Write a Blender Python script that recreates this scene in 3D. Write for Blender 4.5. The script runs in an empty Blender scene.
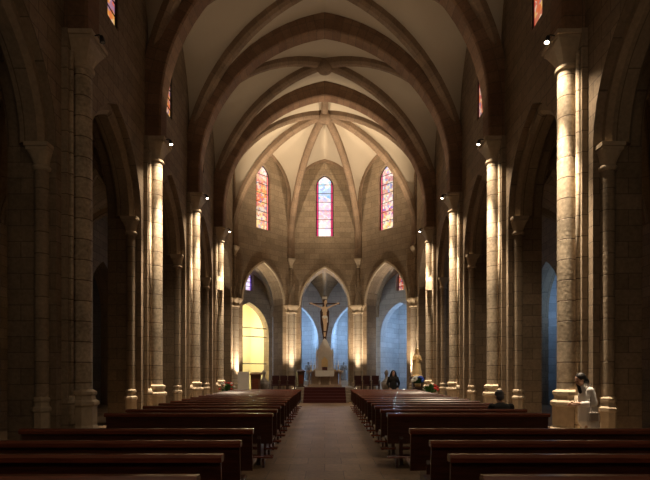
import bpy, math, random
from mathutils import Vector, Matrix, Euler
random.seed(7)
C = bpy.context.scene
COL = C.collection
PI = math.pi
# ---------------------------------------------------------------- camera, world, exposure
cam_d = bpy.data.cameras.new('camera'); cam = bpy.data.objects.new('camera', cam_d); COL.objects.link(cam)
F = 478.0
cam_d.sensor_width = 36; cam_d.lens = 36*F/650; cam_d.shift_x = 0.3/650; cam_d.shift_y = 133/650
cam_d.clip_start = 0.05; cam_d.clip_end = 200
cam.location = (0, 0, 1.6); cam.rotation_euler = (PI/2, 0, 0)
C.camera = cam
w = bpy.data.worlds.new('world'); C.world = w; w.use_nodes = True
w.node_tree.nodes['Background'].inputs[0].default_value = (0.35, 0.45, 0.6, 1)
w.node_tree.nodes['Background'].inputs[1].default_value = 0.3
C.view_settings.view_transform = 'Standard'; C.view_settings.look = 'None'
C.view_settings.gamma = 1; C.view_settings.exposure = 0.0
C.view_settings.use_curve_mapping = False
WARM = (1.0, 0.79, 0.56); BLUE = (0.36, 0.61, 1.0); YEL = (1.0, 0.88, 0.55)
P_SHAFT = 7800     # capital spotlights, down the shafts
P_WIDE = 620       # the wide spill of the same lamps on pews and floor
P_VAULT = 100      # unseen lights added above the capitals to brighten the vault
P_APSE = 2500      # apse floodlights, to the apse vault
P_UP = 1900        # uplights at the foot of the apse pillars
P_BLUE = 230; P_YEL = 520
P_REAR = 120        # added fill lights behind the camera

def lamp(kind, loc, power, color, target=None, angle=60, blend=.6, size=.05, parent=None):
    d = bpy.data.lights.new('lamp_light', kind); d.energy = power; d.color = color
    if kind == 'SPOT': d.spot_size = math.radians(angle); d.spot_blend = blend
    d.shadow_soft_size = size
    o = bpy.data.objects.new('lamp_light', d); COL.objects.link(o)
    q = Vector((0, 0, 0)) if parent is None else parent.location
    o.location = Vector(loc) - q
    if target is not None:
        o.rotation_euler = (Vector(target)-Vector(loc)).to_track_quat('-Z', 'Y').to_euler()
    if parent is not None: o.parent = parent
    return o

# nave measures
XS = 5.5; BAY = 4.73; Y0 = 10.86
def yn(n): return Y0+BAY*n
ZS = 9.15          # springing of the high vault
ZA = 6.45          # springing of the arcade
XW = 5.75          # inner wall plane
XO = 10.5          # outer wall of the side aisles

# ---------------------------------------------------------------- materials
MATS = {}
def newmat(name):
    m = bpy.data.materials.new(name); m.use_nodes = True; MATS[name] = m
    return m, m.node_tree, m.node_tree.nodes['Principled BSDF']
def N(t, ty, **k):
    n = t.nodes.new(ty)
    for a, b in k.items(): setattr(n, a, b)
    return n
def stone(name, c1, c2, mortar, bw=.62, bh=.34, mort=.012, rough=.85, bump=.5, offset=.5, mottling=.35, msize=.02):
    m, t, b = newmat(name); L = t.links.new
    uv = N(t, 'ShaderNodeUVMap'); br = N(t, 'ShaderNodeTexBrick')
    br.offset = offset; br.inputs['Scale'].default_value = 1
    br.inputs['Brick Width'].default_value = bw; br.inputs['Row Height'].default_value = bh
    br.inputs['Mortar Size'].default_value = mort; br.inputs['Mortar Smooth'].default_value = .3
    br.inputs['Color1'].default_value = (*c1, 1); br.inputs['Color2'].default_value = (*c2, 1); br.inputs['Mortar'].default_value = (*mortar, 1)
    L(uv.outputs[0], br.inputs['Vector'])
    co = N(t, 'ShaderNodeNewGeometry')
    n1 = N(t, 'ShaderNodeTexNoise'); n1.inputs['Scale'].default_value = 1.3; n1.inputs['Detail'].default_value = 6
    n2 = N(t, 'ShaderNodeTexNoise'); n2.inputs['Scale'].default_value = 14; n2.inputs['Detail'].default_value = 5
    L(co.outputs['Position'], n1.inputs['Vector']); L(co.outputs['Position'], n2.inputs['Vector'])
    mx = N(t, 'ShaderNodeMix', data_type='RGBA', blend_type='MULTIPLY'); mx.inputs[0].default_value = 1
    r = N(t, 'ShaderNodeMapRange'); r.inputs['From Min'].default_value = .3; r.inputs['From Max'].default_value = .7
    r.inputs['To Min'].default_value = 1-mottling; r.inputs['To Max'].default_value = 1+mottling*.6
    av = N(t, 'ShaderNodeMath', operation='ADD'); L(n1.outputs[0], av.inputs[0]); L(n2.outputs[0], av.inputs[1])
    hf = N(t, 'ShaderNodeMath', operation='MULTIPLY'); hf.inputs[1].default_value = .5; L(av.outputs[0], hf.inputs[0])
    L(hf.outputs[0], r.inputs['Value'])
    L(br.outputs['Color'], mx.inputs[6]); L(r.outputs[0], mx.inputs[7]); L(mx.outputs[2], b.inputs['Base Color'])
    b.inputs['Roughness'].default_value = rough
    s = N(t, 'ShaderNodeMath', operation='SUBTRACT'); L(n2.outputs[0], s.inputs[0]); L(br.outputs['Fac'], s.inputs[1])
    bp = N(t, 'ShaderNodeBump'); bp.inputs['Strength'].default_value = bump; bp.inputs['Distance'].default_value = msize
    L(s.outputs[0], bp.inputs['Height']); L(bp.outputs[0], b.inputs['Normal'])
    return m
def plain(name, c, rough=.6, metal=0, var=.15, scale=8, bump=0, coat=0, emit=None, es=0):
    m, t, b = newmat(name); L = t.links.new
    co = N(t, 'ShaderNodeTexCoord'); n = N(t, 'ShaderNodeTexNoise'); n.inputs['Scale'].default_value = scale; n.inputs['Detail'].default_value = 4
    L(co.outputs['Object'], n.inputs['Vector'])
    mx = N(t, 'ShaderNodeMix', data_type='RGBA')
    mx.inputs[6].default_value = (*[x*(1-var) for x in c], 1); mx.inputs[7].default_value = (*[min(1, x*(1+var)) for x in c], 1)
    L(n.outputs[0], mx.inputs[0]); L(mx.outputs[2], b.inputs['Base Color'])
    b.inputs['Roughness'].default_value = rough; b.inputs['Metallic'].default_value = metal
    b.inputs['Coat Weight'].default_value = coat
    if bump:
        bp = N(t, 'ShaderNodeBump'); bp.inputs['Strength'].default_value = bump; bp.inputs['Distance'].default_value = .01
        L(n.outputs[0], bp.inputs['Height']); L(bp.outputs[0], b.inputs['Normal'])
    if emit:
        b.inputs['Emission Color'].default_value = (*emit, 1); b.inputs['Emission Strength'].default_value = es
    return m
def wood(name, c1, c2, rough=.3, coat=.3):
    m, t, b = newmat(name); L = t.links.new
    co = N(t, 'ShaderNodeTexCoord'); mp = N(t, 'ShaderNodeMapping'); mp.inputs['Scale'].default_value = (1.2, 14, 14)
    n = N(t, 'ShaderNodeTexNoise'); n.inputs['Scale'].default_value = 3; n.inputs['Detail'].default_value = 6
    L(co.outputs['Object'], mp.inputs[0]); L(mp.outputs[0], n.inputs['Vector'])
    r = N(t, 'ShaderNodeValToRGB'); r.color_ramp.elements[0].position = .35; r.color_ramp.elements[1].position = .7
    r.color_ramp.elements[0].color = (*c1, 1); r.color_ramp.elements[1].color = (*c2, 1)
    L(n.outputs[0], r.inputs[0]); L(r.outputs[0], b.inputs['Base Color'])
    b.inputs['Roughness'].default_value = rough; b.inputs['Coat Weight'].default_value = coat; b.inputs['Coat Roughness'].default_value = .25
    return m
def stained(name, zones, border, strength, half, spread=.5):
    """zones: colours bottom to top over v 0..1 ; uv: u metres from the middle, v 0..1"""
    m, t, b = newmat(name); L = t.links.new
    uv = N(t, 'ShaderNodeUVMap'); sp = N(t, 'ShaderNodeSeparateXYZ'); L(uv.outputs[0], sp.inputs[0])
    co = N(t, 'ShaderNodeNewGeometry')
    vo = N(t, 'ShaderNodeTexVoronoi'); vo.inputs['Scale'].default_value = 6.5; L(co.outputs['Position'], vo.inputs['Vector'])
    r = N(t, 'ShaderNodeValToRGB'); r.color_ramp.interpolation = 'LINEAR'
    while len(r.color_ramp.elements) < len(zones): r.color_ramp.elements.new(.5)
    for e, (p, c) in zip(r.color_ramp.elements, zones): e.position = p; e.color = (*c, 1)
    sc = N(t, 'ShaderNodeSeparateColor'); L(vo.outputs['Color'], sc.inputs[0])
    ad = N(t, 'ShaderNodeMath', operation='MULTIPLY_ADD'); L(sc.outputs[0], ad.inputs[0]); ad.inputs[1].default_value = .16; L(sp.outputs[1], ad.inputs[2])
    sb = N(t, 'ShaderNodeMath', operation='SUBTRACT'); L(ad.outputs[0], sb.inputs[0]); sb.inputs[1].default_value = .08
    L(sb.outputs[0], r.inputs[0])
    pal = N(t, 'ShaderNodeValToRGB'); pal.color_ramp.interpolation = 'CONSTANT'
    cs = [(0, (.8, .05, .03)), (.2, (.9, .35, .05)), (.38, (.95, .85, .7)), (.62, (.1, .18, .6)), (.75, (.95, .7, .25)), (.88, (.5, .04, .1))]
    while len(pal.color_ramp.elements) < len(cs): pal.color_ramp.elements.new(.5)
    for e, (p, c) in zip(pal.color_ramp.elements, cs): e.position = p; e.color = (*c, 1)
    L(sc.outputs[1], pal.inputs[0])
    mx = N(t, 'ShaderNodeMix', data_type='RGBA'); mx.inputs[0].default_value = spread
    L(r.outputs[0], mx.inputs[6]); L(pal.outputs[0], mx.inputs[7])
    ab = N(t, 'ShaderNodeMath', operation='ABSOLUTE'); L(sp.outputs[0], ab.inputs[0])
    gt = N(t, 'ShaderNodeMath', operation='GREATER_THAN'); L(ab.outputs[0], gt.inputs[0]); gt.inputs[1].default_value = half*.74
    m2 = N(t, 'ShaderNodeMix', data_type='RGBA'); L(gt.outputs[0], m2.inputs[0]); L(mx.outputs[2], m2.inputs[6]); m2.inputs[7].default_value = (*border, 1)
    L(m2.outputs[2], b.inputs['Emission Color']); b.inputs['Emission Strength'].default_value = strength
    b.inputs['Base Color'].default_value = (.02, .02, .02, 1); b.inputs['Roughness'].default_value = .3
    return m

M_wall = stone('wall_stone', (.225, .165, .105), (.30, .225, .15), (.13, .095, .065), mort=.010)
M_apse = stone('apse_stone', (.24, .175, .11), (.32, .24, .155), (.18, .13, .085), bw=.7, bh=.36)
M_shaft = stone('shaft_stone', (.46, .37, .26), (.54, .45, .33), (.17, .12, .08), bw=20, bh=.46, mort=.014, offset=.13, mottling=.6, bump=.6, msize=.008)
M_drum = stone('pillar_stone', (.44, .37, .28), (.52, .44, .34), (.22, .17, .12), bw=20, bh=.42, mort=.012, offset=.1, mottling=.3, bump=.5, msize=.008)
M_altar = plain('altar_stone', (.40, .30, .21), rough=.6, var=.3, scale=9, bump=.4)
M_pil = stone('pilaster_stone', (.30, .23, .155), (.38, .295, .205), (.15, .11, .07), bw=3, bh=.46, mort=.012)
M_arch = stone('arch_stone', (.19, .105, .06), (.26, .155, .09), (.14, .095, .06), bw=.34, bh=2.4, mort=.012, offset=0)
M_rib = stone('rib_stone', (.21, .14, .085), (.28, .19, .12), (.16, .12, .08), bw=.5, bh=2.4, mort=.010, offset=0)
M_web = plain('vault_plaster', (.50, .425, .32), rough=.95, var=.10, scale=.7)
M_cap = plain('capital_stone', (.46, .37, .26), rough=.85, var=.25, scale=9, bump=.6)
M_floor = stone('floor_tiles', (.165, .108, .062), (.25, .17, .10), (.07, .048, .03), bw=.6, bh=.6, mort=.008, rough=.42, bump=.12, mottling=.55, msize=.01)
M_aislefl = M_floor
M_chapel = stone('chapel_stone', (.42, .42, .42), (.52, .52, .52), (.28, .28, .28), bw=.8, bh=.4, mottling=.2)
M_yellow = plain('chapel_plaster', (.72, .66, .45), rough=.9, var=.06, scale=1.2)
M_marble = plain('white_marble', (.62, .57, .50), rough=.4, var=.18, scale=6)
M_step = plain('step_stone', (.30, .25, .19), rough=.6, var=.2, scale=4)
M_red = plain('red_carpet', (.075, .013, .011), rough=.95, var=.25, scale=30, bump=.4)
M_pew = wood('pew_wood', (.038, .011, .007), (.080, .023, .013), rough=.34, coat=.25)
M_pewtop = wood('pew_rail_wood', (.12, .031, .016), (.20, .054, .028), rough=.26, coat=.7)
M_dwood = wood('dark_wood', (.05, .022, .012), (.10, .045, .022), rough=.45, coat=.1)
M_mwood = wood('lectern_wood', (.10, .035, .015), (.17, .065, .028), rough=.4)
M_iron = plain('black_iron', (.03, .028, .026), rough=.5, metal=.8)
M_lens = plain('lamp_glass', (.9, .85, .7), rough=.2, emit=(1, .85, .65), es=14)
M_lensoff = plain('unlit_lamp_glass', (.1, .1, .1), rough=.15)
M_gold = plain('gold', (.80, .58, .28), rough=.4, metal=.25, var=.25, scale=20)
M_brass = plain('brass', (.6, .42, .18), rough=.35, metal=.9)
M_skin = plain('skin', (.55, .34, .24), rough=.6, var=.06)
M_ivory = plain('carved_flesh', (.68, .48, .29), rough=.5, var=.15)
M_hair = plain('black_hair', (.012, .010, .009), rough=.55, var=.4, scale=60, bump=.5)
M_white = plain('white_coat', (.86, .83, .80), rough=.9, var=.08, scale=12, bump=.3)
M_black = plain('black_cloth', (.014, .014, .015), rough=.9, var=.2, scale=20)
M_green = plain('dark_green_cloth', (.03, .07, .05), rough=.9)
M_grey = plain('grey_hair', (.09, .09, .10), rough=.8, var=.3, scale=60)
M_trs = plain('pale_trousers', (.38, .33, .29), rough=.9)
M_bag = plain('leather', (.05, .03, .02), rough=.5)
M_leaf = plain('leaves', (.05, .16, .04), rough=.6, var=.4, scale=30)
M_flw = plain('white_petals', (.75, .78, .75), rough=.8, var=.1)
M_flb = plain('blue_petals', (.05, .13, .65), rough=.8, var=.3, scale=20)
M_flr = plain('red_petals', (.6, .06, .05), rough=.8, var=.3, scale=20)
M_paper = plain('white_board', (.78, .76, .70), rough=.8, var=.03)
M_wax = plain('wax', (.8, .74, .6), rough=.5)
M_stat = plain('statue_stone', (.28, .25, .22), rough=.8, var=.25, scale=10)
M_dark = plain('dark_paint', (.035, .03, .028), rough=.6)
M_cloth = plain('chair_velvet', (.045, .009, .009), rough=.9)
M_line = plain('altar_linen', (.8, .78, .72), rough=.9, var=.04)
M_lead = plain('window_lead', (.015, .013, .012), rough=.7)
M_gl_c = stained('stained_glass_centre', [(0, (1, .95, .95)), (.22, (1, .8, .85)), (.3, (.95, .55, .6)), (.45, (.9, .6, .75)), (.6, (.95, .8, .85)), (.68, (.3, .6, .9)), (.82, (.35, .7, .95)), (.9, (1, .95, .9))], (.6, .03, .12), 1.35, .5, .25)
M_gl_l = stained('stained_glass_orange', [(0, (.95, .7, .3)), (.2, (.9, .5, .3)), (.24, (.35, .3, .3)), (.45, (.9, .3, .08)), (.7, (.7, .3, .15)), (.9, (.95, .7, .65))], (.95, .2, .2), 1.25, .5, .45)
M_gl_r = stained('stained_glass_red', [(0, (.95, .7, .25)), (.2, (.9, .6, .3)), (.26, (.6, .1, .3)), (.45, (.85, .8, .75)), (.7, (.4, .3, .3)), (.9, (.95, .75, .75))], (.9, .12, .2), 1.25, .5, .5)
M_gl_n = stained('stained_glass_nave', [(0, (.9, .4, .1)), (.5, (.7, .1, .1)), (1, (.9, .7, .3))], (.35, .02, .02), .8, .5, .5)
M_gl_b = stained('stained_glass_violet', [(0, (.6, .6, .9)), (.5, (.7, .7, 1)), (1, (.5, .5, .9))], (.2, .1, .5), 1.4, .4, .3)
M_gl_g = stained('stained_glass_green', [(0, (.1, .4, .2)), (.5, (.1, .3, .2)), (1, (.3, .5, .2))], (.05, .2, .1), .25, .4, .3)

# ---------------------------------------------------------------- mesh helpers
def autouv(pts):
    a, b, c = pts[0], pts[1], pts[2]
    n = (Vector(b)-Vector(a)).cross(Vector(c)-Vector(a))
    if n.length < 1e-9 and len(pts) > 3: n = (Vector(c)-Vector(a)).cross(Vector(pts[3])-Vector(a))
    if n.length < 1e-9: return [(p[0], p[1]) for p in pts]
    n.normalize()
    if abs(n.z) > .75: return [(p[0], p[1]) for p in pts]
    tx, ty = -n.y, n.x; l = math.hypot(tx, ty); tx /= l; ty /= l
    if tx < -.01 or (abs(tx) <= .01 and ty < 0): tx, ty = -tx, -ty
    return [(p[0]*tx+p[1]*ty, p[2]) for p in pts]
class MB:
    def __init__(s): s.v = []; s.f = []; s.uv = []; s.sm = []
    def face(s, idx, uv=None, smooth=False):
        s.f.append(tuple(idx)); s.uv.append(uv if uv else autouv([s.v[i] for i in idx])); s.sm.append(smooth)
    def poly(s, pts, uv=None, smooth=False):
        k = len(s.v); s.v += [tuple(p) for p in pts]; s.face(range(k, k+len(pts)), uv, smooth); return s
    def box(s, x0, x1, y0, y1, z0, z1, M=None):
        k = len(s.v)
        P = [(x0, y0, z0), (x1, y0, z0), (x1, y1, z0), (x0, y1, z0), (x0, y0, z1), (x1, y0, z1), (x1, y1, z1), (x0, y1, z1)]
        if M is not None: P = [tuple(M @ Vector(p)) for p in P]
        s.v += P
        for f in ((0, 3, 2, 1), (4, 5, 6, 7), (0, 1, 5, 4), (1, 2, 6, 5), (2, 3, 7, 6), (3, 0, 4, 7)): s.face([k+i for i in f])
        return s
    def grid(s, rows, uvs=None, closed=False, smooth=True, uvf=None):
        """rows: list of equal-length point lists"""
        k = len(s.v); n = len(rows[0])
        for r in rows: s.v += [tuple(p) for p in r]
        for i in range(len(rows)-1):
            for j in range(n if closed else n-1):
                j2 = (j+1) % n
                q = (k+i*n+j, k+i*n+j2, k+(i+1)*n+j2, k+(i+1)*n+j)
                if uvf: u = [uvf(i, j), uvf(i, j+1), uvf(i+1, j+1), uvf(i+1, j)]
                else: u = None
                s.face(q, u, smooth)
        return s
    def lathe(s, prof, c=(0, 0), n=20, a0=0, squash=None, cap=True, smooth=True):
        rows = []
        for (r, z) in prof:
            rows.append([(c[0]+r*math.cos(a0+2*PI*j/n), c[1]+r*math.sin(a0+2*PI*j/n), z) for j in range(n)])
        R = max(p[0] for p in prof)
        k = len(s.v)
        s.grid(rows, closed=True, smooth=smooth, uvf=lambda i, j: (R*2*PI*j/n, prof[i][1]))
        if cap:
            s.face([k+j for j in range(n)][::-1]); s.face([k+(len(prof)-1)*n+j for j in range(n)])
        return s
    def tube(s, pts, r, n=8, cap=True):
        rows = []; P = [Vector(p) for p in pts]
        for i, p in enumerate(P):
            t = (P[min(i+1, len(P)-1)]-P[max(i-1, 0)]).normalized()
            a = Vector((0, 0, 1)) if abs(t.z) < .9 else Vector((1, 0, 0))
            x = t.cross(a).normalized(); y = t.cross(x)
            rr = r[i] if isinstance(r, (list, tuple)) else r
            rows.append([p+x*rr*math.cos(2*PI*j/n)+y*rr*math.sin(2*PI*j/n) for j in range(n)])
        k = len(s.v); s.grid(rows, closed=True)
        if cap: s.face([k+j for j in range(n)]); s.face([k+(len(P)-1)*n+j for j in range(n)][::-1])
        return s
    def ell(s, c, r, n=12, m=8, M=None):
        rows = []
        for i in range(m+1):
            th = -PI/2+PI*i/m; cr = max(math.cos(th), .02)
            row = [Vector((r[0]*cr*math.cos(2*PI*j/n), r[1]*cr*math.sin(2*PI*j/n), r[2]*math.sin(th))) for j in range(n)]
            if M is not None: row = [M @ p for p in row]
            rows.append([p+Vector(c) for p in row])
        k = len(s.v); s.grid(rows, closed=True)
        s.face([k+j for j in range(n)][::-1]); s.face([k+m*n+j for j in range(n)])
        return s
    def caps(s, a, b, ra, rb, n=10):
        """tapered limb with round ends"""
        a = Vector(a); b = Vector(b); d = (b-a)
        if d.length < 1e-5: return s.ell(a, (ra,)*3)
        d.normalize(); P = []; R = []
        for q in (0.05, .3, .6, .85): P.append(a-d*ra*math.cos(q*PI/2)); R.append(ra*math.sin(q*PI/2))
        P.append(a); R.append(ra); P.append(b); R.append(rb)
        for q in (.85, .6, .3, .05): P.append(b+d*rb*math.cos(q*PI/2)); R.append(rb*math.sin(q*PI/2))
        return s.tube(P, R, n)
    def prism(s, outline, axis, a, b):
        """outline of 2D points extruded along axis 'x','y','z' from a to b"""
        def p3(p, t):
            return (t, p[0], p[1]) if axis == 'x' else ((p[0], t, p[1]) if axis == 'y' else (p[0], p[1], t))
        k = len(s.v); n = len(outline)
        s.v += [p3(p, a) for p in outline]+[p3(p, b) for p in outline]
        s.face([k+i for i in range(n)][::-1]); s.face([k+n+i for i in range(n)])
        for i in range(n):
            j = (i+1) % n; s.face((k+i, k+j, k+n+j, k+n+i))
        return s
    def build(s, name, mat, parent=None, off=None, bevel=0):
        me = bpy.data.meshes.new(name)
        V = s.v if off is None else [(x-off[0], y-off[1], z-off[2]) for x, y, z in s.v]
        me.from_pydata(V, [], s.f); uvl = me.uv_layers.new(name='UVMap')
        flat = [c for u in s.uv for p in u for c in p]; uvl.data.foreach_set('uv', flat)
        me.polygons.foreach_set('use_smooth', s.sm)
        me.materials.append(mat); me.update()
        o = bpy.data.objects.new(name, me); COL.objects.link(o)
        if parent is not None: o.parent = parent
        if bevel:
            m = o.modifiers.new('bevel', 'BEVEL'); m.width = bevel; m.segments = 2; m.limit_method = 'ANGLE'
        return o
def thing(name, label, cat, loc=(0, 0, 0), rz=0, group=None):
    o = bpy.data.objects.new(name, None); COL.objects.link(o); o.empty_display_size = .2
    o.location = loc; o.rotation_euler = (0, 0, rz); o['label'] = label; o['category'] = cat
    if group: o['group'] = group
    return o
def tag(o, label, cat, group=None):
    o['label'] = label; o['category'] = cat
    if group: o['group'] = group
    return o
def struct(o): o['kind'] = 'structure'; return o
KIDS = {}
def kids(o): return [c for c in bpy.data.objects if c.parent == o]
def copy_tree(o, loc=None, rz=None, label=None, group=None):
    c = o.copy(); COL.objects.link(c)
    if loc is not None: c.location = loc
    if rz is not None: c.rotation_euler = (0, 0, rz)
    if label: c['label'] = label
    if group: c['group'] = group
    for ch in kids(o):
        d = ch.copy(); COL.objects.link(d); d.parent = c
        for g in kids(ch):
            e = g.copy(); COL.objects.link(e); e.parent = d
    return c
# curves -----------------------------------------------------------------
def arcpt(L, h, q):
    """horizontal progress at height fraction q of a pointed arch half: run L, rise h"""
    z = q*h
    if h >= L:
        c = (h*h-L*L)/(2*L); R = c+L
        return R-math.sqrt(max(R*R-z*z, 0))
    return L*(1-math.sqrt(max(1-q*q, 0)))
def half_curve(P0, P1, z0, z1, stilt=0, n=18):
    """corner P0 (xy) to apex P1 (xy); list of 3D points"""
    P0 = Vector(P0); P1 = Vector(P1); L = (P1-P0).length; d = (P1-P0)/L; out = []; H = z1-z0
    for i in range(n+1):
        q = math.sin(i/n*PI/2); z = q*H
        p = 0 if z <= stilt else arcpt(L, H-stilt, min(1, (z-stilt)/(H-stilt)))
        if i == n: p = L
        xy = P0+d*p; out.append(Vector((xy.x, xy.y, z0+z)))
    return out
def arch_z(u, half, spring, apex):
    """underside height at offset u from the middle"""
    h = apex-spring; x = half-abs(u)
    if x <= 0: return spring
    if h >= half:
        c = (h*h-half*half)/(2*half); R = c+half
        return spring+math.sqrt(max(R*R-(R-x)**2, 0))
    return spring+h*math.sqrt(max(1-(u/half)**2, 0))
def full_curve(A, B, z0, z1, stilt=0, n=16):
    A = Vector(A); B = Vector(B); Mid = (A+B)/2
    a = half_curve(A, Mid, z0, z1, stilt, n); b = half_curve(B, Mid, z0, z1, stilt, n)
    return a+b[::-1][1:]
def sweep(mb, pts, prof, apex=None):
    """prof: list of (radial outward, sideways); pts in one vertical plane"""
    P = [Vector(p) for p in pts]; d = Vector((P[-1].x-P[0].x, P[-1].y-P[0].y, 0))
    if d.length < 1e-6: d = Vector((1, 0, 0))
    d.normalize(); side = Vector((-d.y, d.x, 0)); rows = []; arc = [0]
    for i, p in enumerate(P):
        if apex is not None and i == apex:
            t = (P[i]-P[i-1]).normalized(); nn = side.cross(t).normalized()
            if nn.z < 0: nn = -nn
            nv = Vector((0, 0, 1))/max(nn.z, .4)
        else:
            t = (P[min(i+1, len(P)-1)]-P[max(i-1, 0)]).normalized()
            nv = t.cross(side).normalized()
            nv = -nv if nv.dot(Vector((0, 0, 1)))+(.0) < -1e-6 else nv
            if i == 0: nv = Vector((-d.x, -d.y, 0)) if apex is None or True else nv
            if abs(t.z) > .999:
                nv = Vector((-d.x, -d.y, 0)) if (apex is None or i < apex) else Vector((d.x, d.y, 0))
            if apex is not None and i == len(P)-1: nv = Vector((d.x, d.y, 0))
        rows.append([p+nv*r+side*b for r, b in prof])
        if i: arc.append(arc[-1]+(P[i]-P[i-1]).length)
    acc = [0]
    for j in range(len(prof)): a = prof[j]; b = prof[(j+1) % len(prof)]; acc.append(acc[-1]+math.hypot(a[0]-b[0], a[1]-b[1]))
    k = len(mb.v); n = len(prof)
    mb.grid(rows, closed=True, smooth=False, uvf=lambda i, j: (arc[i], .2+acc[j]))
    mb.face([k+j for j in range(n)]); mb.face([k+(len(P)-1)*n+j for j in range(n)][::-1])
def web(mb, A, B, m=5):
    """ruled surface between two equally sampled curves, slightly domed"""
    rows = []
    for i in range(len(A)):
        rows.append([A[i].lerp(B[i], s/m) for s in range(m+1)])
    mb.grid(rows, smooth=True)
RIBP = [(0, -.09), (-.0, .09), (.10, .19), (.36, .19), (.36, -.19), (.10, -.19)]
def vault_bay(corners, boss, z0, zb, sides, mweb, ribs=True, n=18, ribprof=RIBP, rst=0):
    """corners: xy list in order; sides[i] between corner i and i+1: (apex z, stilt) ; returns web MB, list of rib MBs"""
    wb = MB(); rb = []
    rc = [half_curve(c, boss, z0, zb+.33, rst, n) for c in corners]
    for i, c in enumerate(corners):
        j = (i+1) % len(corners)
        az, st = sides[i]; mid = (Vector(c)+Vector(corners[j]))/2
        a = half_curve(c, mid, z0, az, st, n); b = half_curve(corners[j], mid, z0, az, st, n)
        web(wb, rc[i], a); web(wb, rc[j], b)
        if ribs:
            r = MB(); sweep(r, half_curve(c, boss, z0, zb, rst, n), ribprof); rb.append(r)
    return wb, rb
def arch_wall(A, B, th, z0, z1, openings, out=None, ex0=0, ex1=0):
    """wall from A to B (xy), thick to the left of A->B by th. openings: (u centre, half, sill, spring, apex)"""
    mb = MB(); A = Vector(A); B = Vector(B); L = (B-A).length; d = (B-A)/L; nn = Vector((-d.y, d.x))
    us = {-ex0, L+ex1}
    for (uc, hw, sill, spr, ap) in openings:
        for k in range(17): us.add(round(uc-hw*math.cos(PI*k/16), 5))
    us = sorted(us); us = [u for i, u in enumerate(us) if i == 0 or u-us[i-1] > 1e-4]
    def P(u, t, z): q = A+d*u+nn*t; return (q.x, q.y, z)
    for i in range(len(us)-1):
        u0, u1 = us[i], us[i+1]; um = (u0+u1)/2
        act = sorted([o for o in openings if abs(um-o[0]) < o[1]], key=lambda o: o[2])
        lo0 = lo1 = z0
        spans = []
        for o in act:
            if o[2] > lo0+1e-4 or o[2] > lo1+1e-4: spans.append((lo0, lo1, o[2], o[2]))
            lo0 = arch_z(u0-o[0], o[1], o[3], o[4]); lo1 = arch_z(u1-o[0], o[1], o[3], o[4])
        spans.append((lo0, lo1, z1, z1))
        for (a0, a1, b0, b1) in spans:
            mb.poly([P(u0, 0, a0), P(u1, 0, a1), P(u1, 0, b1), P(u0, 0, b0)])
            mb.poly([P(u1, th, a1), P(u0, th, a0), P(u0, th, b0), P(u1, th, b1)])
        for o in act:
            h0 = arch_z(u0-o[0], o[1], o[3], o[4]); h1 = arch_z(u1-o[0], o[1], o[3], o[4])
            mb.poly([P(u0, 0, h0), P(u0, th, h0), P(u1, th, h1), P(u1, 0, h1)], uv=[(u0*1.3, 0), (u0*1.3, th), (u1*1.3, th), (u1*1.3, 0)])
            if o[2] > z0+1e-4: mb.poly([P(u0, 0, o[2]), P(u1, 0, o[2]), P(u1, th, o[2]), P(u0, th, o[2])])
    for (uc, hw, sill, spr, ap) in openings:
        for u in (uc-hw, uc+hw):
            mb.poly([P(u, 0, sill), P(u, th, sill), P(u, th, spr), P(u, 0, spr)])
    for u in (us[0], us[-1]): mb.poly([P(u, 0, z0), P(u, th, z0), P(u, th, z1), P(u, 0, z1)])
    mb.poly([P(us[0], 0, z1), P(us[-1], 0, z1), P(us[-1], th, z1), P(us[0], th, z1)])
    return mb
# ---------------------------------------------------------------- stained windows
WN = [0]
def stained_window(c, d, half, sill, spring, apex, mat, bars=6, border=True):
    """c: xy of the middle, d: unit direction along the wall"""
    WN[0] += 1
    c = Vector(c); d = Vector(d).normalized(); nn = Vector((-d.y, d.x))
    def P(u, t, z): q = c+d*u+nn*t; return (q.x, q.y, z)
    H = apex-sill
    g = MB(); ks = [-half*math.cos(PI*k/16) for k in range(17)]
    for a, b in zip(ks, ks[1:]):
        za = arch_z(a, half, spring, apex); zb = arch_z(b, half, spring, apex)
        f = .5/half
        for t, o in ((-.012, 0), (.012, 0)):
            g.poly([P(a, t, sill), P(b, t, sill), P(b, t, zb), P(a, t, za)], uv=[(a*f, 0), (b*f, 0), (b*f, (zb-sill)/H), (a*f, (za-sill)/H)])
    fr = MB(); out = [(-half, sill)]+[(-half, spring)]+[(k, arch_z(k, half, spring, apex)) for k in ks[1:-1]]+[(half, spring), (half, sill)]
    pts = [P(u, 0, z) for u, z in out]+[P(-half, 0, sill)]
    fr.tube(pts, .05, 6)
    root = struct(fr.build('window_%d' % WN[0], M_lead))
    gl = g.build('glass_pane', mat, root)
    b = MB()
    for i in range(1, bars):
        z = sill+H*i/bars; ww = half if z < spring else half*max(0, (apex-z)/(apex-spring))**.6
        b.tube([P(-ww, -.02, z), P(ww, -.02, z)], .018, 6)
    ub = half*.74
    for u in (-ub, ub): b.tube([P(u, -.02, sill), P(u, -.02, arch_z(u, half, spring, apex))], .016, 6)
    b.build('window_bars', M_lead, root)
    return root

# ================================================================= STRUCTURE
fl = MB()
for i in range(7):
    for j in range(12):
        x0 = -13.2+i*26.4/7; y0 = -3.4+j*44/12
        fl.poly([(x0, y0, 0), (x0+26.4/7, y0, 0), (x0+26.4/7, y0+44/12, 0), (x0, y0+44/12, 0)])
struct(fl.build('floor', M_floor))
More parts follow.
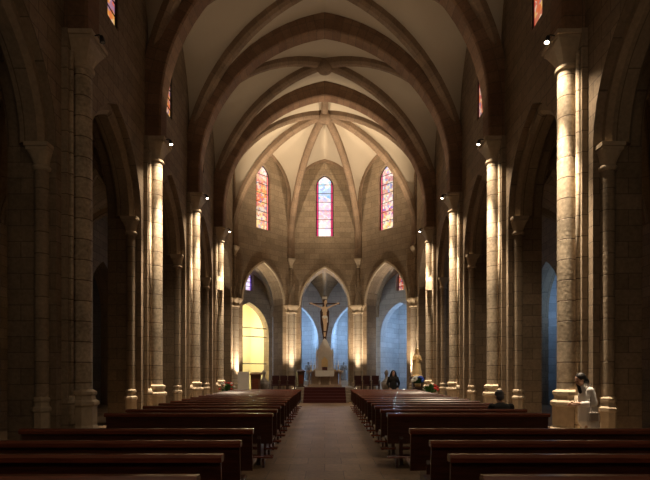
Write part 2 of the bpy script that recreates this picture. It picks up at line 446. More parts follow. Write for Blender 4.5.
# nave walls: arcade openings + clerestory windows
wy0 = yn(-3); wy1 = yn(3)
L = wy1-wy0
for side in (-1, 1):
    ops = []
    for n in range(-3, 3):
        uc = (yn(n)+BAY/2)
        if n >= -1: ops.append((uc, 1.75, 0, ZA+.02, 9.05))
        ops.append((uc-.25, .34, 11.1, 13.3, 13.9))
    if side == 1: # A->B going -y so that left is +x
        mb = arch_wall((XW, wy1), (XW, wy0), 1.05, 0, 17.4, [(wy1-o[0],)+o[1:] for o in ops])
    else:
        mb = arch_wall((-XW, wy0), (-XW, wy1), 1.05, 0, 17.4, [(o[0]-wy0,)+o[1:] for o in ops])
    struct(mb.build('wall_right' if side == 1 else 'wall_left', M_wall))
    for n in range(-1, 3):
        stained_window((side*(XW+.07), yn(n)+BAY/2-.25), (0, 1), .33, 11.1, 13.3, 13.9, M_gl_n, 8)
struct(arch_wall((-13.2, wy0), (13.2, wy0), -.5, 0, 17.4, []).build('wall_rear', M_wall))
# outer aisle walls with side chapels
for side in (-1, 1):
    ops = [(yn(n)+BAY/2, 1.45, 0, 4.6, 6.9) for n in range(-1, 3)]
    nm = 'right' if side == 1 else 'left'
    if side == 1: mb = arch_wall((XO, 28.2), (XO, wy0), .8, 0, 10.2, [(28.2-o[0],)+o[1:] for o in ops])
    else: mb = arch_wall((-XO, wy0), (-XO, 28.2), .8, 0, 10.2, [(o[0]-wy0,)+o[1:] for o in ops])
    struct(mb.build('wall_outer_'+nm, M_wall))
    cb = MB(); cb.box(*sorted((side*13.0, side*13.2)), wy0, 28.2, 0, 10.2)
    for n in range(-1, 5): cb.box(*sorted((side*11.3, side*13.0)), yn(n-1)-.3, yn(n-1)+.3, 0, 10.2)
    cb.box(*sorted((side*11.3, side*13.0)), wy0, 28.2, 7.4, 7.5)
    struct(cb.build('wall_chapels_'+nm, M_chapel))
# high vault
archn = {-1: 'spanning the nave just over the viewer', 0: 'on the nearest full pair of piers', 1: 'on the second pair of lit piers', 2: 'one bay before the apse arch', 3: 'framing the apse'}
vb = MB(); cells = []
for n in range(-3, 3):
    ya, yb = yn(n), yn(n+1); cs = [(-XW, ya), (XW, ya), (XW, yb), (-XW, yb)]
    wbm, rb = vault_bay(cs, (0, (ya+yb)/2), ZS, 16.05, [(16.75, .8), (15.9, 3.0), (16.75, .8), (15.9, 3.0)], M_web, ribs=(n >= -1), rst=.5)
    struct(wbm.build('ceiling', M_web))
    if rb:
        pos = {-1: 'nearest the viewer', 0: 'behind the nearest lit capital', 1: 'in the middle of the nave', 2: 'in front of the apse arch'}[n]
        t = bpy.data.objects.new('trim_%d' % (n+3), None); COL.objects.link(t); t.location = (0, (ya+yb)/2, 0); struct(t)
        off = (0, (ya+yb)/2, 0)
        for r in rb: r.build('rib', M_rib, t, off)
        bo = MB().lathe([(.12, 15.86), (.3, 15.9), (.36, 16.0), (.36, 16.15), (.2, 16.4)], n=20); bo.build('boss', M_rib, t)
APROF = [(0, -.26), (0, .26), (.05, .31), (.74, .31), (.74, -.31), (.05, -.31)]
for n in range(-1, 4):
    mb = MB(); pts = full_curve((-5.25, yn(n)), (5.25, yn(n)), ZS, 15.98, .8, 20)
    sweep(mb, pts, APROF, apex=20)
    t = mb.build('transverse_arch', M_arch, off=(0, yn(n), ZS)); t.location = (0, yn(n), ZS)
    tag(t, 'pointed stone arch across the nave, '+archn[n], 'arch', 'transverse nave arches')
# arcade inner arches
for side in (-1, 1):
    for n in range(-1, 3):
        yc = yn(n)+BAY/2
        mb = MB(); pts = full_curve((side*6.22, yc-1.55), (side*6.22, yc+1.55), ZA, 8.75, 0, 14)
        sweep(mb, pts, [(0, -.18), (0, .18), (.1, .28), (.26, .28), (.26, -.28), (.1, -.28)], apex=14)
        t = mb.build('arcade_arch', M_pil, off=(side*6.22, yc, ZA)); t.location = (side*6.22, yc, ZA)
        q = {-1: 'nearest the viewer', 0: 'between the first two piers', 1: 'between the second and third piers', 2: 'last before the apse'}[n]
        tag(t, 'pointed arcade arch in the %s nave wall, %s' % ('right' if side > 0 else 'left', q), 'arch', 'arcade arches')
    # wall ribs under the vault
    for n in range(-1, 3):
        pass
# side aisle vaults
for side in (-1, 1):
    mbs = MB()
    for n in range(-3, 3):
        ya, yb = yn(n), yn(n+1); cs = [(side*6.8, ya), (side*XO, ya), (side*XO, yb), (side*6.8, yb)]
        wbm, rb = vault_bay(cs, (side*8.65, (ya+yb)/2), ZA, 9.1, [(9.2, .6)]*4, M_web, n=10)
        for part in [wbm]+rb:
            k = len(mbs.v); mbs.v += part.v; mbs.f += [tuple(i+k for i in f) for f in part.f]; mbs.uv += part.uv; mbs.sm += part.sm
    struct(mbs.build('ceiling_aisle_'+('right' if side > 0 else 'left'), M_pil))

# ---------------- apse
AC = 26.95; AP = 5.6
V1 = (AP*.4142, AC+AP); V2 = (AP, AC+AP*.4142); V3 = (AP, yn(3))
def mir(p): return (-p[0], p[1])
ring = [mir(V3), mir(V2), mir(V1), V1, V2, V3]
def wall_dir(A, B): d = (Vector(B)-Vector(A)); return d/d.length
apn = ['wall_apse_side_left', 'wall_apse_left', 'wall_apse_centre', 'wall_apse_right', 'wall_apse_side_right']
glass = {1: M_gl_l, 2: M_gl_c, 3: M_gl_r}
for i in range(5):
    A, B = ring[i], ring[i+1]; Lw = (Vector(B)-Vector(A)).length
    # interior on the right of A->B, thickness to the left = outward
    ops = [(Lw/2, 1.62 if 0 < i < 4 else 1.35, 0, 6.2, 8.72)]
    if 0 < i < 4: ops.append((Lw/2, .60, 10.91, 14.3, 15.10))
    mb = arch_wall(A, B, 1.0, 0, 17.2, ops)
    struct(mb.build(apn[i], M_apse))
    d = wall_dir(A, B); nn = Vector((-d.y, d.x)); mid = (Vector(A)+Vector(B))/2
    if 0 < i < 4:
        stained_window(mid+nn*.22, d, .58, 10.92, 14.3, 15.08, glass[i], 7)
        # window sill and splay surround
        mb2 = MB(); pts = full_curve(Vector(A)+d*(Lw/2-1.62)-nn*.03, Vector(A)+d*(Lw/2+1.62)-nn*.03, 6.2, 8.72, 0, 14)
        sweep(mb2, pts, [(0, -.07), (0, .07), (.12, .07), (.12, -.07)], apex=14)
        struct(mb2.build('trim_%d' % (9+i), M_cap))
        mb3 = MB(); e = .12
        pts = full_curve(Vector(A)+d*e-nn*.02, Vector(B)-d*e-nn*.02, 9.4, 16.1, 4.2, 20)
        sweep(mb3, pts, [(-.16, -.09), (-.16, .09), (0, .13), (.2, .13), (.2, -.13), (0, -.13)], apex=20)
        struct(mb3.build('trim_%d' % (6+i), M_rib))
# corner fill behind the apse walls so no light leaks
cf = MB()
for s in (-1, 1):
    for V in (V1, V2):
        x, y = s*V[0], V[1]; cx, cy = (s*.38, .92) if V is V1 else (s*.92, .38)
        cf.lathe([(.36, 0), (.36, 17.2)], (x+cx*.62, y+cy*.62), 8)
struct(cf.build('wall_apse_corners', M_apse))
sidesA = [(16.1, 4.2)]*5+[(16.55, .8)]
bossA = (0, AC)
wbm, rb = vault_bay(ring, bossA, ZS, 15.95, sidesA, M_web, n=20)
struct(wbm.build('ceiling', M_web))
t = bpy.data.objects.new('trim_6', None); COL.objects.link(t); t.location = (0, AC, 0); struct(t)
for r in rb: r.build('rib', M_rib, t, (0, AC, 0))
rr = MB(); sweep(rr, [(0, yn(3)+.3, 16.02), (0, yn(3)+.9, 16.02), (0, AC, 15.95)], RIBP); rr.build('ridge_rib', M_rib, t, (0, AC, 0))
MB().lathe([(.1, 15.72), (.3, 15.76), (.4, 15.88), (.4, 16.05), (.2, 16.35)], n=20).build('boss', M_rib, t)
# ---------------- ambulatory outer wall and chapels
O0 = (0, 37.7); O1 = (4.05, 36.9); O2 = (8.3, 33.2); O3 = (XO, 28.2)
oring = [mir(O3), mir(O2), mir(O1), O0, O1, O2, O3]
onames = ['far_left', 'yellow_chapel', 'centre_left', 'centre_right', 'right_chapel', 'far_right']
for i in range(6):
    A, B = oring[i], oring[i+1]; d = wall_dir(A, B); nn = Vector((-d.y, d.x)); Lw = (Vector(B)-Vector(A)).length
    hw = min(1.62, Lw/2-.5); mid = (Vector(A)+Vector(B))/2
    if i in (2, 3): sp, ap = 4.1, 6.9
    else: sp, ap = 4.3, 6.85
    ops = [(Lw/2, hw, 0, sp, ap)]
    if i in (1, 4): ops = [(3.6 if i == 1 else Lw-3.6, 1.72, 0, 4.5, 6.85)]
    if i in (1, 4): ops.append(((3.6 if i == 1 else Lw-3.6), .34, 7.75, 8.75, 9.1))
    struct(arch_wall(A, B, .7, 0, 10.6, ops).build('wall_'+onames[i], M_chapel if i in (2, 3, 4) else M_apse))
    if i in (1, 4): stained_window(Vector(A)+d*(3.6 if i == 1 else Lw-3.6)+nn*.3, d, .33, 7.76, 8.75, 9.1, M_gl_b if i == 1 else M_gl_n, 4)
    # chapel shell
    A2 = Vector(A)+nn*3.2-d*.05; B2 = Vector(B)+nn*3.2+d*.05; A1 = Vector(A)+nn*.7; B1 = Vector(B)+nn*.7
    ch = MB()
    if i in (1, 4): A1 += d*.2; B1 -= d*.2
    else: A1 += d*.35; B1 -= d*.35; A2 += d*.6; B2 -= d*.6
    q = [A1]+[A2]+[(A2*(1-k/6)+B2*k/6)+nn*(.9*math.sin(PI*k/6)) for k in range(1, 6)]+[B2, B1]
    for a, b in zip(q, q[1:]): ch.poly([(a.x, a.y, 0), (b.x, b.y, 0), (b.x, b.y, 7.3), (a.x, a.y, 7.3)])
    ch.poly([(p.x, p.y, 7.3) for p in q]); ch.poly([(p.x, p.y, .005) for p in q])
    struct(ch.build('wall_%s_niche' % onames[i], M_yellow if i == 1 else M_chapel))
ZQ = 5.9
amb = [([mir(V1), V1, O1, O0, mir(O1)], (0, 34.7)), ([V1, V2, O2, O1], (4.95, 32.9)), ([V2, V3, (XO, yn(3)), O3, O2], (8.2, 29.0))]
av = MB(); ar = MB()
for cs, bs in amb:
    for s in ((1,) if cs[0] == mir(V1) else (1, -1)):
        c2 = [(s*p[0], p[1]) for p in cs]; b2 = (s*bs[0], bs[1])
        wbm, rb = vault_bay(c2, b2, ZQ, 8.9, [(9.3, .3)]*len(c2), M_web, n=12)
        for part, dst in [(wbm, av)]+[(r, ar) for r in rb]:
            k = len(dst.v); dst.v += part.v; dst.f += [tuple(i+k for i in f) for f in part.f]; dst.uv += part.uv; dst.sm += part.sm
struct(av.build('ceiling_ambulatory', M_apse)); struct(ar.build('trim_1', M_pil))
# ---------------- platform and steps
pf = MB(); ins = .0
poly = [(-5.4, 26.2), (5.4, 26.2), (5.4, 29.2), (2.3, 32.3), (-2.3, 32.3), (-5.4, 29.2)]
pf.prism(poly, 'z', 0, .45)
struct(pf.build('floor_presbytery', M_step))
pod = thing('altar_podium', 'red carpeted steps climbing to the stone podium under the altar', 'steps', (0, 27, 0))
mb = MB(); mb.box(-1.65, 1.65, 27.0, 30.9, .45, .78); mb.build('podium', M_step, pod, (0, 27, 0))
for k in range(5):
    y0 = 25.5+k*.3; z1 = .156*(k+1)
    b = MB(); b.box(-1.3, 1.3, y0, y0+.3 if k < 4 else 27.0, 0 if y0 < 26.2 else .45, z1); b.build('step', M_step, pod, (0, 27, 0))
    if k == 4: break
cpt = MB(); k = 0
for k in range(5):
    y0 = 25.5+k*.3; z0 = .156*k; z1 = .156*(k+1)
    cpt.box(-1.15, 1.15, y0-.012, y0+.001, z0, z1+.012); cpt.box(-1.15, 1.15, y0-.012, y0+.3, z1+.0005, z1+.013)
cpt.box(-1.15, 1.15, 26.98, 27.6, .7805, .795)
cpt.build('carpet', M_red, pod, (0, 27, 0))

# ================================================================= PIERS
def square_cap(mb, r, z0, z1, half, ab, c=(0, 0), n=24):
    """bell from circle r at z0 to square, then abacus"""
    rows = []; H = z1-z0-ab
    for i in range(9):
        t = i/8; e = t**1.5; rr = []
        for j in range(n):
            a = 2*PI*j/n+PI/4; cx, sy = math.cos(a), math.sin(a); m = max(abs(cx), abs(sy))
            R = (r*(1-e)+(half*.86/m)*e)*(1+.05*math.sin(a*8)*math.sin(t*PI))
            rr.append((c[0]+R*cx, c[1]+R*sy, z0+t*H))
        rows.append(rr)
    mb.grid(rows, closed=True)
    mb.lathe([(r, z0-.07), (r*1.25, z0-.05), (r*1.3, z0), (r*1.2, z0+.03), (r, z0+.05)], c, 20, cap=False)
    mb.box(c[0]-half*.9, c[0]+half*.9, c[1]-half*.9, c[1]+half*.9, z1-ab, z1-ab*.55)
    mb.box(c[0]-half, c[0]+half, c[1]-half, c[1]+half, z1-ab*.55, z1)
def base_prof(r): return [(r*1.75, 0), (r*1.75, .34), (r*1.5, .42), (r*1.5, .84), (r*1.74, .88), (r*1.74, .95), (r*1.4, 1.0), (r*1.3, 1.08), (r*1.5, 1.12), (r*1.5, 1.18), (r*1.0, 1.24)]
def make_pier(label, loc, rz):
    t = thing('nave_pier', label, 'pier', loc, rz, 'clustered piers of the nave')
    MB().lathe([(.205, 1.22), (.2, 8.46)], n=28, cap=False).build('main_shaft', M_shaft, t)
    m = MB(); m.lathe(base_prof(.2), n=8, a0=PI/8, smooth=False); m.build('shaft_base', M_cap, t)
    m = MB(); square_cap(m, .2, 8.48, ZS, .40, .18); m.build('capital', M_cap, t, bevel=.01)
    m = MB(); m.box(.12, .26, -.42, .42, 0, ZS-.001); m.box(.02, .13, -.58, .58, 0, .38); m.build('pilaster', M_pil, t)
    for s in (-1, 1):
        m = MB(); m.lathe([(.042, 1.1), (.042, 8.7)], (.085, s*.31), 12); m.lathe([(.07, .38), (.07, .9), (.085, .95), (.06, 1.1)], (.085, s*.31), 12)
        m.build('colonnette', M_shaft, t)
        m = MB(); m.lathe([(.14, 1.0), (.15, 5.95)], (.55, s*.62), 20, cap=False); o = m.build('arcade_shaft', M_pil, t)
        m = MB(); m.lathe([(p*.82, z*.9) for p, z in base_prof(.15)], (.55, s*.62), 8, PI/8, smooth=False); m.build('arcade_base', M_cap, t)
        m = MB(); square_cap(m, .15, 5.97, ZA-.004, .25, .15, (.55, s*.62)); m.build('arcade_capital', M_cap, t)
    return t
who = {(1, 0): 'beside the woman in white', (1, 1): 'second of the lit row', (1, 2): 'third of the lit row', (1, 3): 'nearest the golden statue',
       (-1, 0): 'nearest and unlit', (-1, 1): 'first with a brightly lit shaft', (-1, 2): 'second with a lit shaft', (-1, 3): 'nearest the white board',
       (1, -1): 'just outside the view', (-1, -1): 'just outside the view'}
proto = None
for side in (1, -1):
    for n in range(0, 4):
        lb = 'clustered stone pier in the %s row, %s' % ('right' if side > 0 else 'left', who[(side, n)])
        loc = (side*XS, yn(n), 0); rz = 0 if side > 0 else PI
        if proto is None: proto = make_pier(lb, loc, rz)
        else: copy_tree(proto, loc, rz, lb)
# capital spotlights
def make_spot(lit):
    t = thing('spotlight', '', 'spotlight')
    MB().tube([(.16, 0, .10), (.06, 0, .12), (0, 0, .08)], .014, 8).build('bracket', M_iron, t)
    h = MB().tube([(.01, 0, .09), (0, 0, .03), (-.015, 0, -.05)], [.035, .05, .062], 14).build('housing', M_iron, t)
    MB().tube([(-.015, 0, -.0501), (-.018, 0, -.062)], [.054, .045], 14).build('lens', M_lens if lit else M_lensoff, h)
    return t
spot_on = None
for side in (1, -1):
    for n in range(0, 4):
        lit = not (side == -1 and n == 0)
        sd = 'right' if side > 0 else 'left'
        lb = 'spotlight on the capital of the %s pier %s' % (sd, who[(side, n)])
        loc = (side*(XS-.56), yn(n)-.26, ZS-.17)
        if lit and spot_on: t = copy_tree(spot_on, loc, 0 if side > 0 else PI, lb, 'capital spotlights')
        else:
            t = make_spot(lit); t.location = loc; t.rotation_euler = (0, 0, 0 if side > 0 else PI); t['label'] = lb; t['group'] = 'capital spotlights'
            if lit: spot_on = t
        if lit:
            lx = side*(XS-.58)
            lamp('SPOT', (lx, yn(n)-.26, ZS-.26), P_SHAFT, WARM, (side*(XS-.10), yn(n)-.32, 1.4), 25, .8, .04)
            lamp('SPOT', (lx, yn(n)-.26, ZS-.26), P_WIDE, WARM, (side*(XS-1.5), yn(n)-.1, 1.0), 110, .9, .04)
            lamp('SPOT', (side*(XS-.75), yn(n)+.1, ZS+.35), P_VAULT, WARM, (side*1.0, yn(n)+2.2, 16.5), 130, .9, .15)  # added upward fill for the vault webs, without a fixture
# small arcade-side accent: none

# ================================================================= APSE PILLARS
def make_apse_pillar(label, loc, rz):
    t = thing('apse_pillar', label, 'pillar', loc, rz, 'pillars of the apse arcade')
    # local -y faces the nave centre
    m = MB()
    for (x, y, r) in ((0, -.12, .24), (-.34, .02, .17), (.34, .02, .17), (-.5, .3, .16), (.5, .3, .16)):
        m.lathe([(r, 1.0), (r, 5.7)], (x, y), 18, cap=False)
    m.build('shafts', M_drum, t)
    m = MB()
    for (x, y, r) in ((0, -.12, .24), (-.34, .02, .17), (.34, .02, .17), (-.5, .3, .16), (.5, .3, .16)):
        m.lathe([(r*1.5, 0), (r*1.5, .75), (r*1.3, .8), (r*1.4, .92), (r, 1.0)], (x, y), 8, PI/8, smooth=False)
    m.build('base', M_cap, t)
    m = MB()
    for (x, y, r) in ((0, -.12, .24), (-.34, .02, .17), (.34, .02, .17), (-.5, .3, .16), (.5, .3, .16)):
        square_cap(m, r, 5.7, 6.16, r*1.6, .12, (x, y))
    m.build('capital', M_cap, t)
    m = MB(); m.lathe([(.09, 6.16), (.09, 8.8)], (0, -.06), 12); m.build('wall_shaft', M_pil, t)
    m = MB(); square_cap(m, .1, 8.8, 9.35, .24, .14, (0, -.08)); m.build('corbel_capital', M_cap, t)
    return t
ang = math.atan2
ap = None
for (x, y), rz, lb in (((V1[0], V1[1]-.0), -PI/8, 'stone pillar cluster right of the altar between apse arches'), ((-V1[0], V1[1]), PI/8, 'stone pillar cluster left of the altar between apse arches'),
                       ((V2[0], V2[1]), -PI*3/8, 'stone pillar cluster at the right corner of the apse by the golden statue'), ((-V2[0], V2[1]), PI*3/8, 'stone pillar cluster at the left corner of the apse by the yellow chapel')):
    if ap is None: ap = make_apse_pillar(lb, (x, y, 0), rz)
    else: copy_tree(ap, (x, y, 0), rz, lb)
# uplights at the pillar feet
def make_uplight():
    t = thing('floor_uplight', '', 'uplight')
    MB().box(-.12, .12, -.08, .08, 0, .04).build('foot', M_iron, t)
    h = MB().tube([(0, 0, .04), (0, 0, .16)], [.06, .1], 14).build('housing', M_iron, t)
    MB().tube([(0, 0, .1601), (0, 0, .17)], .085, 14).build('lens', M_lens, h)
    return t
ul = None
for x, y, lb in ((-1.98, 31.1, 'left of the altar'), (1.98, 31.1, 'right of the altar'), (-4.75, 28.7, 'by the left apse corner'), (4.75, 28.7, 'by the right apse corner')):
    lb = 'small uplight on the presbytery floor at the pillar '+lb
    if ul is None: ul = make_uplight(); t = ul
    else: t = copy_tree(ul)
    t.location = (x, y, .45); t['label'] = lb; t['group'] = 'floor uplights'
    vx = math.copysign(V1[0] if abs(x) < 3 else V2[0], x); vy = V1[1] if abs(x) < 3 else V2[1]
    lamp('SPOT', (x, y, .7), P_UP, WARM, (vx, vy-.1, 6.5), 60, .9, .06)
# apse floods on the back of the apse arch piers
for s in (-1, 1):
    lamp('SPOT', (s*4.7, yn(3)+.35, ZS+.6), P_APSE, WARM, (-s*.3, 30.2, 15.6), 95, 1, .2)
    lamp('SPOT', (s*4.7, yn(3)+.35, ZS+.2), P_APSE*.16, WARM, (-s*1.4, 32.4, 5.6), 62, 1, .2)
# chapel lights, then unseen fill lights added in the ambulatory
lamp('POINT', (-2.1, 38.6, 4.8), P_BLUE, BLUE, size=.15); lamp('POINT', (2.1, 38.6, 4.8), P_BLUE, BLUE, size=.15)
lamp('POINT', (7.2, 36.2, 4.8), P_BLUE, BLUE, size=.15); lamp('POINT', (-7.2, 36.6, 4.6), P_YEL, YEL, size=.2)
lamp('POINT', (12.0, yn(2)+BAY/2, 5.0), 60, BLUE, size=.15)
lamp('POINT', (-11.4, 30.8, 3.5), 50, BLUE, size=.15)
lamp('POINT', (0, 34.7, 5.0), 45, (.7, .8, 1), size=.15)
lamp('POINT', (5.0, 33.4, 3.4), 130, (.9, .92, 1), size=.15)  # added to brighten the right-hand pier and arch jamb, no lamp modelled
lamp('POINT', (-5.0, 33.4, 3.4), 45, (.9, .92, 1), size=.15)  # weaker added fill for the left-hand jamb
# unseen ambient fill, added in the nave behind the viewer
for s in (-1, 1): lamp('POINT', (s*3.4, -1.2, 6.5), P_REAR, WARM, size=.3)
for n in range(-1, 3): lamp('POINT', (0, yn(n)+BAY/2, 12.0), 12, WARM, size=.3) if False else None

# ================================================================= PEWS
def make_pew(name, L, label, group):
    t = thing(name, label, 'pew', group=group)
    # local: x from 0 to L, back plane at y=0, seat towards +y (altar)
    M = Matrix.Rotation(math.radians(-6), 4, 'X')
    MB().prism([(-.02, .36), (.015, .36), (-.035, .84), (-.07, .84)], 'x', .0, L).build('back_panel', M_pew, t)
    MB().prism([(-.105, .835), (-.005, .835), (.0, .875), (-.02, .9), (-.09, .9), (-.11, .875)], 'x', -.015, L+.015).build('top_rail', M_pewtop, t)
    MB().box(.0, L, .0, .40, .415, .45).build('seat', M_pew, t, bevel=.006)
    for x0 in (.2, L-.265):
        m = MB(); m.prism([(-.10, 0), (.42, 0), (.42, .06), (.36, .10), (.37, .34), (.40, .414), (.001, .414), (-.03, .50), (-.06, .45), (-.05, .10), (-.10, .06)], 'x', x0, x0+.065)
        m.build('end_panel', M_pew, t, bevel=.004)
    m = MB(); m.box(L/2-.02, L/2+.02, 0, .36, 0, .414); m.build('middle_support', M_pew, t)
    m = MB(); m.box(-.04, L+.04, -.34, -.16, .16, .19); kn = m.build('kneeler', M_pewtop, t, bevel=.005)
    m = MB()
    for x in (.10, L/2, L-.14): m.box(x, x+.04, -.36, -.05, 0.10, .159); m.box(x, x+.04, -.34, -.28, 0, .10)
    m.build('kneeler_bracket', M_pew, kn)
    return t
pl = make_pew('pew', 2.9, '', 'pews left of the central aisle'); pr = make_pew('pew', 2.8, '', 'pews right of the central aisle'); prn = make_pew('pew', 3.3, '', 'pews right of the central aisle')
rows = [3.33, 4.18, 5.02, 6.08]+[8.4+.93*k for k in range(14)]
NR = len(rows)
ords = ['first', 'second', 'third', 'fourth', 'fifth', 'sixth', 'seventh', 'eighth', 'ninth', 'tenth', 'eleventh', 'twelfth', 'thirteenth', 'fourteenth', 'fifteenth', 'sixteenth', 'seventeenth', 'eighteenth']
used = set()
def put(p, loc, lb):
    if p.name not in used: used.add(p.name); t = p; t.location = loc; t['label'] = lb
    else: t = copy_tree(p, loc, 0, lb)
    return t
for k, y in enumerate(rows):
    jit = random.uniform(-.02, .02)
    near = k < 4
    where = (ords[k]+' row from the viewer') if k < 9 else (('front' if k == NR-1 else ords[NR-1-k]+' behind the front')+' row by the altar' if k == NR-1 else ords[NR-1-k]+' row behind the front one')
    lft = put(pl, (-.87-2.9+jit-.15*(y-3)/17, y, 0), 'dark mahogany pew left of the aisle, '+where)
    rgt = put(prn if near else pr, (1.1+jit, y, 0), 'dark mahogany pew right of the aisle, '+where)

# ================================================================= FIGURES
def remesh(mb, name, mat, parent, voxel=.012, smooth=6):
    me = bpy.data.meshes.new('tmp'); me.from_pydata(mb.v, [], mb.f); me.update()
    o = bpy.data.objects.new('tmp', me); COL.objects.link(o)
    r = o.modifiers.new('r', 'REMESH'); r.mode = 'VOXEL'; r.voxel_size = voxel
    s = o.modifiers.new('s', 'SMOOTH'); s.iterations = smooth; s.factor = .5
    dg = bpy.context.evaluated_depsgraph_get(); m2 = bpy.data.meshes.new_from_object(o.evaluated_get(dg))
    bpy.data.objects.remove(o); bpy.data.meshes.remove(me)
    m2.name = name
    for p in m2.polygons: p.use_smooth = True
    m2.materials.clear(); m2.materials.append(mat)
    q = bpy.data.objects.new(name, m2); COL.objects.link(q); q.parent = parent
    return q
def hand(mb, wrist, d, side, palm_n, curl=.5, s=1.0):
    """d: direction of fingers, side: direction to the thumb, palm_n: the way fingers curl"""
    W = Vector(wrist); d = Vector(d).normalized(); side = Vector(side).normalized(); pn = Vector(palm_n).normalized()
    k = W+d*.085*s
    mb.caps(W, W+d*.05*s+side*.015*s, .026*s, .026*s); mb.caps(W, W+d*.05*s-side*.015*s, .026*s, .024*s)
    mb.caps(k+side*.03*s, k-side*.03*s, .015*s, .014*s)
    for i, ln in enumerate((.068, .078, .072, .056)):
        b = k+side*(.031-.0205*i)*s; p = b; dd = d.copy()
        for f, rr in ((.45, .0095), (.32, .0088), (.25, .008)):
            dd = (dd+pn*curl*.5).normalized(); q = p+dd*ln*f*s; mb.caps(p, q, rr*s, rr*.92*s, 8); p = q
    b = W+d*.025*s+side*.03*s; q = b+(d*.6+side*.7+pn*.2).normalized()*.04*s; mb.caps(b, q, .014*s, .012*s, 8)
    mb.caps(q, q+(d*.9+side*.2+pn*.4).normalized()*.032*s, .0115*s, .0095*s, 8)
def head(mb, c, M, s=1.0):
    """c: head centre; M: 3x3 rotation, local -y is the face direction"""
    c = Vector(c)
    def q(x, y, z): return c+M @ Vector((x*s, y*s, z*s))
    mb.ell(q(0, .012, .03), (.076*s, .095*s, .09*s), 16, 12, M)
    mb.ell(q(0, -.028, -.045), (.056*s, .06*s, .068*s), 14, 10, M)
    mb.caps(q(0, -.086, .01), q(0, -.106, -.028), .009*s, .014*s, 8)
    mb.ell(q(0, -.078, -.066), (.024*s, .014*s, .009*s), 10, 6, M)
    mb.ell(q(0, -.073, -.098), (.022*s, .018*s, .016*s), 10, 6, M)
    mb.ell(q(0, -.078, .03), (.05*s, .016*s, .01*s), 10, 6, M)
    for e in (-1, 1): mb.ell(q(e*.078, .012, -.015), (.01*s, .02*s, .032*s), 8, 6, M)
def eyes(c, M, parent, s=1.0, mat=None):
    c = Vector(c)
    for e in (-1, 1):
        m = MB(); m.ell(c+M @ Vector((e*.03*s, -.0805*s, .006*s)), (.013*s, .007*s, .007*s), 10, 6, M); m.build('eye', mat or M_dark, parent)
I3 = Matrix.Identity(3)
def rotz(a): return Matrix.Rotation(a, 3, 'Z')

# --- woman in the white coat by the first right pier, in profile to the left
W = thing('person', 'woman in long white coat with black hair, facing left by the right pier', 'person', (5.23, 9.60, 0), 0)
def facing(ang): return Matrix.Rotation(ang, 3, 'Z')
Mh = Matrix.Rotation(-PI/2, 3, 'Z') @ Matrix.Rotation(math.radians(28), 3, 'X')   # local -y -> -x, nodding down
hc = Vector((-.10, 0, 1.46))
b = MB()
b.caps((.0, 0, 1.26), (-.055, 0, 1.38), .052, .05); head(b, hc, Mh, .98)
b.ell((.03, 0, 1.17), (.11, .17, .16), 16, 10); b.ell((.04, 0, .98), (.10, .14, .14), 16, 10); b.ell((.05, 0, .85), (.12, .165, .12), 16, 10)
b.caps((.02, -.15, 1.25), (.06, -.20, 1.00), .05, .042); b.caps((.06, -.20, 1.00), (-.16, -.14, .99), .04, .028); hand(b, (-.18, -.135, .99), (-1, .1, -.1), (0, .3, 1), (0, 1, -.4), .5)
b.caps((.02, .15, 1.25), (.03, .20, 1.00), .05, .042); b.caps((.03, .20, 1.00), (-.16, .10, .97), .04, .028); hand(b, (-.18, .10, .97), (-1, -.1, -.1), (0, -.3, 1), (0, -1, -.4), .5)
for s, x in ((-1, .02), (1, .08)):
    b.caps((.05, s*.085, .84), (x-.02, s*.09, .46), .085, .06); b.caps((x-.02, s*.09, .46), (x+.03, s*.09, .09), .055, .038)
    b.caps((x+.03, s*.09, .05), (x-.14, s*.10, .035), .04, .032)
body = remesh(b, 'body', M_skin, W, .009, 3)
eyes(hc, Mh, W, .98)
m = MB(); m.ell((.035, 0, 1.14), (.15, .205, .19), 16, 10); m.caps((.04, 0, 1.05), (.07, 0, .66), .165, .20)
m.caps((.07, -.07, .70), (.10, -.08, .52), .13, .145); m.caps((.07, .07, .70), (.10, .08, .52), .13, .145)
m.caps((.02, -.155, 1.255), (.07, -.21, 1.00), .072, .062); m.caps((.07, -.21, 1.00), (-.14, -.145, .99), .06, .044)
m.caps((.02, .155, 1.255), (.04, .21, 1.00), .072, .062); m.caps((.04, .21, 1.00), (-.14, .11, .97), .06, .044)
m.caps((-.0, 0, 1.30), (-.02, 0, 1.335), .085, .078)
coat = remesh(m, 'coat', M_white, W, .013, 6)
m = MB()
for s in (-1, 1): m.caps((.04, s*.085, .55), (.03, s*.09, .12), .085, .062)
remesh(m, 'trousers', M_trs, W, .014, 4)
m = MB()
for s, x in ((-1, .05), (1, .11)): m.caps((x, s*.095, .048), (x-.17, s*.105, .042), .048, .042)
remesh(m, 'shoes', M_bag, W, .01, 3)
m = MB(); Mq = Mh
m.ell(hc+Mq @ Vector((0, .035, .045)), (.092, .098, .095), 16, 10, Mq); m.ell(hc+Mq @ Vector((0, .07, -.03)), (.085, .06, .09), 14, 8, Mq)
m.ell(hc+Mq @ Vector((0, .10, -.07)), (.06, .05, .07), 14, 8, Mq)
m.ell(hc+Mq @ Vector((-.07, .0, -.05)), (.025, .05, .11), 14, 8, Mq)
m.caps(hc+Mq @ Vector((-.075, -.03, -.02)), (-.13, -.06, 1.22), .03, .035)
remesh(m, 'hair', M_hair, W, .011, 3)
m = MB(); m.box(-.07, .10, -.31, -.24, .66, .84); bag = m.build('shoulder_bag', M_trs, W, bevel=.02)
MB().tube([(-.04, -.27, .83), (-.02, -.235, 1.05), (.02, -.17, 1.335), (.06, -.10, 1.36)], .009, 6).build('strap', M_bag, bag)

